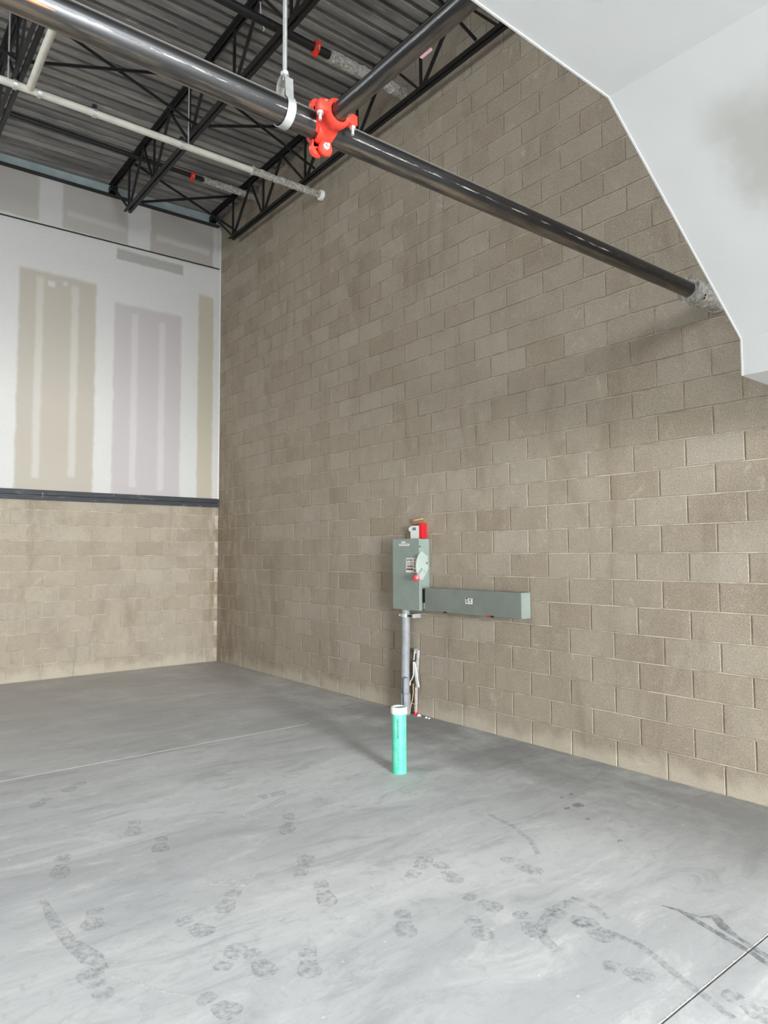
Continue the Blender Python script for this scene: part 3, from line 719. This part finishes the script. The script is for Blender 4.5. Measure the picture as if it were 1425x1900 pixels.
# ------------------------------------------------------------------ white pipe, foil, tee
YW = -2.90; wz = lambda x: 6.165 + 0.024 * x; RW = 0.036
t = thing('white_pipe', (-3.0, YW, wz(-3.0)), 'long white plastic pipe under the joists ending in foil at the block wall', 'pipe')
part(t, 'pipe', M['white_pvc'], lambda b: b.tube([(x, YW, wz(x)) for x in (-7.9, -6, -4, -3, -2, -1, -0.9)], RW, 24), True)
foil_sleeve(t, (-1.0, YW, wz(-1)), (-0.05, YW, wz(-.05)), 0.045, 30, 0.10, 1.25)
part(t, 'sealant_collar', M['cap'], lambda b: b.lathe((-0.055, YW, wz(0)), (1, 0, 0), [(0, 0.03), (0.012, 0.062), (0.05, 0.066)], 18), True)
XWT = -3.37
part(t, 'tee_arm', M['white_pvc'], lambda b: b.tube([(XWT, YW - 0.02, wz(XWT) + 0.005), (XWT - 0.01, -3.5, wz(XWT) + 0.02), (XWT - 0.02, -5.6, wz(XWT) + 0.06)], 0.034, 20), True)
for dx in (-0.14, 0.07):
    part(t, 'tee_strap', M['galv'], lambda b: b.lathe((XWT + dx, YW, wz(XWT + dx)), (1, 0, 0), [(0, RW), (0, RW + .010), (.03, RW + .010), (.03, RW)], 18, True))
for px in ((175, 207), (337, 268)):
    P = hit(px[0], px[1], 1, YW)
    c = part(t, 'clip', M['galv'], lambda b: b.lathe((P.x - 0.02, YW, wz(P.x)), (1, 0, 0), [(0, RW), (0, RW + .007), (.04, RW + .007), (.04, RW)], 18, True))
    part(c, 'clip_stub', M['rubber'], lambda b: b.box((P.x - 0.02, YW - 0.02, wz(P.x) + RW + .004), (P.x + 0.02, YW + 0.02, wz(P.x) + RW + .05), .003))
for i, (px, py, lab) in enumerate(((349, 262, 'thin bright threaded rod holding the white pipe beside the second joist'), (15, 140, 'thin bright threaded rod holding the white pipe beyond its tee'))):
    P = hit(px, py, 1, YW + 0.01)
    o = MB().tube([(P.x, YW + 0.0, wz(P.x) + RW), (P.x, YW + 0.0, ROOF + rz(P.x))], 0.008, 8).build('hanger_rod', M['galv'], None, True)
    tag(o, lab, 'rod', 'threaded hanger rods')

# ------------------------------------------------------------------ sprinkler lines threaded through the joists
def high_line(Y, z0, z1, x_red, x_foil0, x_foil1, r, label, rf):
    zz = lambda x: z1 + (z1 - z0) / 3.2 * x
    t = thing('sprinkler_line', (-2.0, Y, zz(-2)), label, 'pipe')
    part(t, 'pipe', M['joist'], lambda b: b.tube([(x, Y, zz(x)) for x in (-5.2, -4, -2, -1, x_foil0 + 0.05)], r, 18), True)
    for dx in (-0.30,):
        part(t, 'sprig', M['joist'], lambda b: b.tube([(x_red + dx, Y, zz(x_red)), (x_red + dx, Y, zz(x_red) + r + 0.07)], r * 0.42, 10).tube([(x_red + dx, Y, zz(x_red) + r + .055), (x_red + dx, Y, zz(x_red) + r + .085)], r * 0.62, 10), True)
    c = part(t, 'red_coupling', M['red'], lambda b: b.lathe((x_red - .025, Y, zz(x_red)), (1, 0, 0), [(0, r), (0, r + .018), (.05, r + .018), (.05, r)], 18, True).box((x_red - .02, Y - r - .045, zz(x_red) - .02), (x_red + .02, Y - r, zz(x_red) + .02), .005).box((x_red - .018, Y - .016, zz(x_red) - r - .05), (x_red + .018, Y + .016, zz(x_red) - r), .005), True)
    part(c, 'bolt', M['galv'], lambda b: bolt(b, (x_red, Y - r - .03, zz(x_red) - .02), (0, 0, -1), .025))
    foil_sleeve(t, (x_foil0, Y, zz(x_foil0)), (x_foil1, Y, zz(x_foil1)), rf, 34, 0.12, 1.15)
    return t
high_line(-1.15, 6.815, 6.872, -0.985, -0.82, -0.006, 0.030, 'black sprinkler line with foil end near the end wall ledger', 0.047)
high_line(-4.50, 6.56, 6.63, -1.16, -1.0, -0.006, 0.042, 'black sprinkler line with foil end passing above the red tee', 0.062)
part(bpy.data.objects['sprinkler_line.001'], 'dangling_wire', M['label'], lambda b: b.tube([(-1.75, -4.46, 6.80), (-1.74, -4.47, 6.62), (-1.72, -4.49, 6.52), (-1.74, -4.50, 6.49)], 0.004, 6), True)

# ------------------------------------------------------------------ safety switch on the wall
def wb(b, x0, x1, y0, y1, z0, z1, bev=0.0): b.box((x0, y0, z0), (x1, y1, z1), bev)
BY0, BY1, BZ0, BZ1, BX = -4.835, -4.42, 1.062, 1.782, -0.140
t = thing('safety_switch', (-0.07, -4.63, BZ0), 'grey green electrical disconnect switch box with red lever knob', 'switch box')
part(t, 'body', M['cabinet'], lambda b: wb(b, BX + 0.012, -0.0025, BY0 + 0.002, BY1 - 0.004, BZ0 + 0.004, BZ1 - 0.004, 0.004))
door = part(t, 'door', M['cabinet'], lambda b: wb(b, BX, BX + 0.020, BY0, BY1, BZ0, BZ1, 0.006))
part(t, 'mounting_flange', M['cabinet'], lambda b: wb(b, -0.010, -0.0025, BY0 - 0.004, BY0 + 0.02, BZ0 + 0.01, BZ1 - 0.01))
fx = BX - 0.0008
# face coordinates: u runs from the left edge (BY1) to the right edge (BY0); from the photo
U = lambda px: BY1 + (px - 729) / (777.5 - 729) * (BY0 - BY1)
V = lambda py: BZ1 + (py - 999) / (1131 - 999) * (BZ0 - BZ1)
def stick(name, mat, x0, y0, x1, y1, lift=0.0, parent=t):
    return part(parent, name, mat, lambda b: b.box((BX - 0.0012 - lift, U(x1), V(y1)), (BX - lift + 0.0002, U(x0), V(y0))))
stick('name_tag', M['label'], 746, 1004, 753, 1007.2); lt = stick('name_tag', M['label'], 741.5, 1008.2, 760, 1012.3)
for i in range(7): stick('tag_print', M['ink'], 743 + i * 2.3, 1009.6, 744.4 + i * 2.3, 1010.6, .0010)
wl = stick('warning_label', M['label'], 754, 1034.7, 771.5, 1061.5); wl['label'] = 'white maker and warning label'
text(t, 'EATON', 0.029, (BX - 0.0016, U(755), V(1040.4)), (0, -1, 0), (0, 0, 1), M['ink'], squeeze=0.86)
stick('label_icon', M['brick'], 768.3, 1036.5, 770.8, 1040.6, .001)
for i in range(3): stick('label_print', M['backer'], 755, 1042.6 + i * 2.0, 766 - i, 1043.6 + i * 2.0, .001)
stick('label_band', M['pink'], 755, 1052, 767, 1055.4, .001)
stick('label_print', M['ink'], 756, 1049.3, 767, 1051.0, .001); stick('label_print', M['ink'], 755, 1054.8, 766.5, 1057.0, .0014); stick('label_icon', M['ink'], 768.3, 1055.5, 770.6, 1059.5, .001)
stick('label_icon', M['brick'], 768.6, 1042, 770.6, 1053, .001)
# operating handle on the side: plate, lever and knob
Z0 = V(1050)
def plate(b):
    pts = []
    for i in range(25):
        a = 2 * math.pi * i / 24
    c = (BX + 0.052, Z0)
    poly = [(BX + 0.105, Z0 + 0.10), (BX + 0.02, Z0 + 0.150), (BX - 0.020, Z0 + 0.115), (BX - 0.045, Z0 + 0.06), (BX - 0.052, Z0), (BX - 0.046, Z0 - 0.05), (BX - 0.030, Z0 - 0.095), (BX + 0.0, Z0 - 0.130), (BX + 0.03, Z0 - 0.135), (BX + 0.07, Z0 - 0.09), (BX + 0.115, Z0 - 0.02)]
    b.prism([(x, BY0 - 0.004, z) for x, z in poly], (0, -0.006, 0))
part(t, 'handle_plate', M['plate'], plate)
lever = part(t, 'lever', M['cabinet'], lambda b: b.bar((BX + 0.03, BY0 - 0.013, Z0 - 0.02), (BX - 0.045, BY0 - 0.013, V(1068)), 0.022, 0.006, (0, 1, 0)))
part(lever, 'knob', M['redplastic'], lambda b: b.lathe((BX - 0.045, BY0 - 0.0, V(1070.5)), (-0.55, -0.8, 0), [(-0.010, 0.020), (0.0, 0.030), (0.02, 0.032), (0.032, 0.028), (0.036, 0.012)], 20), True)
for (px, py, s) in ((779.5, 1014, .006), (792, 1045, .011), (787, 1060, .005), (779, 1061, .005)):
    P = hit(px, py, 1, BY0 - .01); part(t, 'padlock_slot', M['rubber'], lambda b: b.box((P.x - s * .5, BY0 - .0125, P.z - s), (P.x + s * .5, BY0 - .0005, P.z + s)))

# recess with red and white fire stop packet above the switch
t = thing('firestop_packet', (-0.03, -4.67, 1.785), 'red and white boxed fitting set in a rough hole above the switch', 'fitting')
part(t, 'white_face', M['label'], lambda b: b.box((-0.060, -4.745, 1.784), (-0.0025, -4.612, 1.915), 0.004))
part(t, 'red_side', M['redplastic'], lambda b: b.box((-0.062, -4.800, 1.784), (-0.0025, -4.746, 1.932), 0.004))
part(t, 'blue_print', M['blue'], lambda b: b.box((-0.061, -4.70, 1.868), (-0.0598, -4.645, 1.898)))
part(t, 'round_tab', M['cap'], lambda b: b.lathe((-0.050, -4.607, 1.882), (-1, 0, 0), [(0, .024), (.009, .022)], 16))
part(t, 'broken_edge', M['brick'], lambda b: b.box((-0.026, -4.795, 1.934), (-0.0025, -4.600, 1.985), 0.006))
part(t, 'timber_wedge', M['wood'], lambda b: b.bar((-0.030, -4.77, 1.982), (-0.030, -4.64, 1.972), 0.012, 0.014, (1, 0, 0)))

# wireway trough
WY0, WY1, WZ0, WZ1, WX = -6.107, -4.895, 1.072, 1.290, -0.122
t = thing('wireway', (-0.06, -5.5, WZ0), 'long grey steel wiring trough mounted beside the switch box', 'trough')
part(t, 'body', M['cabinet_dark'], lambda b: wb(b, WX + 0.006, -0.0025, WY0 + 0.003, WY1, WZ0, WZ1, 0.003))
part(t, 'cover', M['cabinet_dark'], lambda b: wb(b, WX, WX + 0.006, WY0 + 0.004, WY1 - 0.0, WZ0 - 0.004, WZ1 + 0.003, 0.002))
part(t, 'end_cap', M['cabinet'], lambda b: wb(b, WX + 0.003, -0.0025, WY0, WY0 + 0.0035, WZ0 - 0.002, WZ1 + 0.001, 0.001))
part(t, 'connector_nipple', M['rubber'], lambda b: wb(b, WX + 0.02, -0.004, WY1, BY0 + 0.004, WZ0 + 0.075, WZ1 - 0.012))
part(t, 'flange', M['galv'], lambda b: wb(b, WX + 0.03, -0.004, WY1, BY0 + 0.004, WZ0 + 0.01, WZ0 + 0.07))
Pl = hit(870, 1115.5, 0, WX)
part(t, 'label', M['label'], lambda b: b.box((WX - .0012, Pl.y - .045, Pl.z - .026), (WX + .0002, Pl.y + .045, Pl.z + .026)))
for (u, v_, du, dv) in ((.038, .020, .024, .012), (.038, .000, .030, .008), (.038, -.014, .030, .006), (-.004, .018, .030, .006), (-.004, .006, .022, .008), (-.004, -.010, .030, .005)):
    part(t, 'label_print', M['ink'], lambda b: b.box((WX - .0018, Pl.y + u - du, Pl.z + v_ - dv / 2), (WX - .0010, Pl.y + u, Pl.z + v_ + dv / 2)))
for (px, mat) in ((826, 'rubber'), (913, 'rubber'), (907, 'redplastic')):
    P = hit(px, 1136, 0, WX)
    part(t, 'latch', M[mat], lambda b: b.box((WX - .006, P.y - .018, WZ0 - .010), (WX + .012, P.y + .018, WZ0 + .004), .002))

# ------------------------------------------------------------------ conduit riser below the switch
CXc, CYc, CR = -0.085, -4.548, 0.043
t = thing('conduit_riser', (CXc, CYc, 0.0), 'grey plastic conduit rising from the floor into the switch box', 'conduit')
part(t, 'pipe', M['conduit'], lambda b: b.tube([(CXc, CYc, z + 0.0) for z in (0.0, .2, .4)] + [(CXc, CYc - 0.004, .58), (CXc, CYc - 0.010, .70), (CXc, CYc - .012, .85), (CXc, CYc - .012, 1.066)], CR, 24), True)
part(t, 'coupling', M['conduit'], lambda b: b.lathe((CXc, CYc, 0.06), (0, 0, 1), [(0, CR), (0, CR + .008), (.150, CR + .009), (.153, CR)], 24, True), True)
for z in (0.86, 0.875): part(t, 'groove_ring', M['backer'], lambda b: b.lathe((CXc, CYc - .012, z), (0, 0, 1), [(0, CR), (0, CR + .002), (.004, CR + .002), (.004, CR)], 20, True))
s = part(t, 'strap', M['galv'], lambda b: b.lathe((CXc, CYc - .012, 0.985), (0, 0, 1), [(0, CR + .001), (0, CR + .007), (.030, CR + .007), (.030, CR + .001)], 20, True))
part(s, 'strap_foot', M['galv'], lambda b: b.box((-0.110, CYc - 0.150, 0.985), (-0.102, CYc - 0.04, 1.017), .002).box((-0.110, CYc + 0.02, 0.985), (-0.102, CYc + 0.050, 1.017), .002).box((-0.104, CYc - 0.150, 0.980), (-0.0025, CYc - 0.144, 1.022), .002))
part(s, 'bolt', M['rubber'], lambda b: bolt(b, (-0.110, CYc - .10, 1.001), (-1, 0, 0), .006))
part(s, 'bolt', M['rubber'], lambda b: bolt(b, (-0.110, CYc - .128, 1.001), (-1, 0, 0), .006))
part(s, 'bolt', M['cap'], lambda b: bolt(b, (-0.110, CYc + .042, 1.001), (-1, 0, 0), .006))
def loops(b):
    b.tube([(CXc - CR - .004, CYc - .03, .05), (CXc - CR - .010, CYc - .028, .15), (CXc - CR - .006, CYc - .018, .26), (CXc - CR - .010, CYc - .03, .36), (CXc - CR - .004, CYc - .045, .385), (CXc - .03, CYc - .07, .375)], .0035, 6)
part(t, 'loose_wire', M['rubber'], loops, True)

# old stub with broken casing and wires beside the riser
sx, sy = -0.022, -4.645
t = thing('stub_conduit', (sx, sy, 0.0), 'broken pale grey stub conduit with loose wires beside the riser', 'conduit')
part(t, 'pipe', M['backer'], lambda b: b.tube([(sx, sy + 0.012, 0.0), (sx, sy + .004, .22), (sx, sy - .012, .45), (sx, sy - .035, .655)], 0.017, 14), True)
part(t, 'base_tape', M['redplastic'], lambda b: b.lathe((sx, sy + .014, 0.0), (0, 0, 1), [(0, .018), (0, .022), (.03, .020), (.03, .018)], 14, True))
part(t, 'split_casing', M['label'], lambda b: b.bar((sx - .022, sy + .010, .53), (sx - .024, sy - .055, .285), 0.030, 0.012, (1, 0, 0)))
part(t, 'casing_end', M['rubber'], lambda b: b.lathe((sx - .022, sy + .012, .535), (0, .25, .97), [(0, .014), (.012, .014)], 12))
part(t, 'clip', M['galv'], lambda b: b.box((sx - .022, sy - .02, .62), (sx + .015, sy + .012, .665), .003))
part(t, 'wire', M['label'], lambda b: b.tube([(sx - .02, sy - .0, .64), (sx - .026, sy + .012, .52), (sx - .026, sy + .014, .40), (sx - .03, sy + .03, .36), (sx - .03, sy + .06, .33), (sx - .03, sy + .062, .29)], .0055, 7), True)
part(t, 'wire', M['wood'], lambda b: b.tube([(sx - .012, sy + .035, .31), (sx - .012, sy + .034, .22), (sx - .012, sy + .05, .14), (sx - .012, sy + .085, .045), (sx - .012, sy + .088, .0)], .0045, 7), True)
part(t, 'wire', M['label'], lambda b: b.tube([(sx - .03, sy + .10, .375), (sx - .03, sy + .13, .37), (sx - .03, sy + .16, .345)], .0045, 7), True)
part(t, 'wire', M['wood'], lambda b: b.tube([(sx - .012, sy + .075, .11), (sx - .014, sy + .01, .105)], .004, 6), True)
for (dy, lab, r) in ((-.05, 'largest pale mortar crumb touching the foot of the stub conduit', .022), (-.16, 'middling pale mortar crumb lying along the wall foot', .016), (-.20, 'smallest pale mortar crumb, farthest from the stub conduit', .012)):
    c = Vector((-0.035, sy + dy, 0))
    o = MB().lathe(c, (0, 0, 1), [(0, r), (r * .5, r * .8), (r * .8, r * .3)], 7).build('mortar_crumb', M['cap'])
    tag(o, lab, 'rubble', 'mortar crumbs at the wall foot')

# ------------------------------------------------------------------ green sewer stub in the floor
gx, gy = -1.345, -5.935; GR = 0.055
t = thing('drain_stub', (gx, gy, 0.0), 'aqua green plastic drain pipe standing up out of the floor with white collar', 'pipe')
part(t, 'pipe', M['green'], lambda b: b.lathe((gx, gy, 0), (0, 0, 1), [(0, GR - .005), (0, GR), (.47, GR), (.47, GR - .005)], 32, True), True)
part(t, 'collar', M['cap'], lambda b: b.lathe((gx, gy, .434), (0, 0, 1), [(0, GR), (0, GR + .004), (.004, GR + .006), (.046, GR + .006), (.050, GR + .004), (.050, GR - .008), (.038, GR - .008), (.038, GR)], 32, True), True)
dirc = (CAM - Vector((gx, gy, 0))); dirc.z = 0; dirc.normalize(); a0 = math.atan2(dirc.y, dirc.x)
def dashes(b):
    rnd = random.Random(5)
    z = 0.40
    while z > 0.06:
        h = rnd.uniform(.004, .012) if z > .27 else rnd.uniform(.003, .006)
        wd = rnd.uniform(.03, .05); aa = a0 - 0.16
        vs = []
        for r in (GR + .0001, GR + .0006):
            for (da, dz) in ((-wd, 0), (wd, 0), (wd, -h), (-wd, -h)): vs.append((gx + r * math.cos(aa + da), gy + r * math.sin(aa + da), z + dz))
        b.add(vs, [(4, 5, 6, 7), (0, 1, 5, 4), (1, 2, 6, 5), (2, 3, 7, 6), (3, 0, 4, 7)])
        z -= h + (rnd.uniform(.002, .006) if z > .27 else rnd.choice([.006, .02, .035]))
part(t, 'printed_line', M['ink'], dashes)
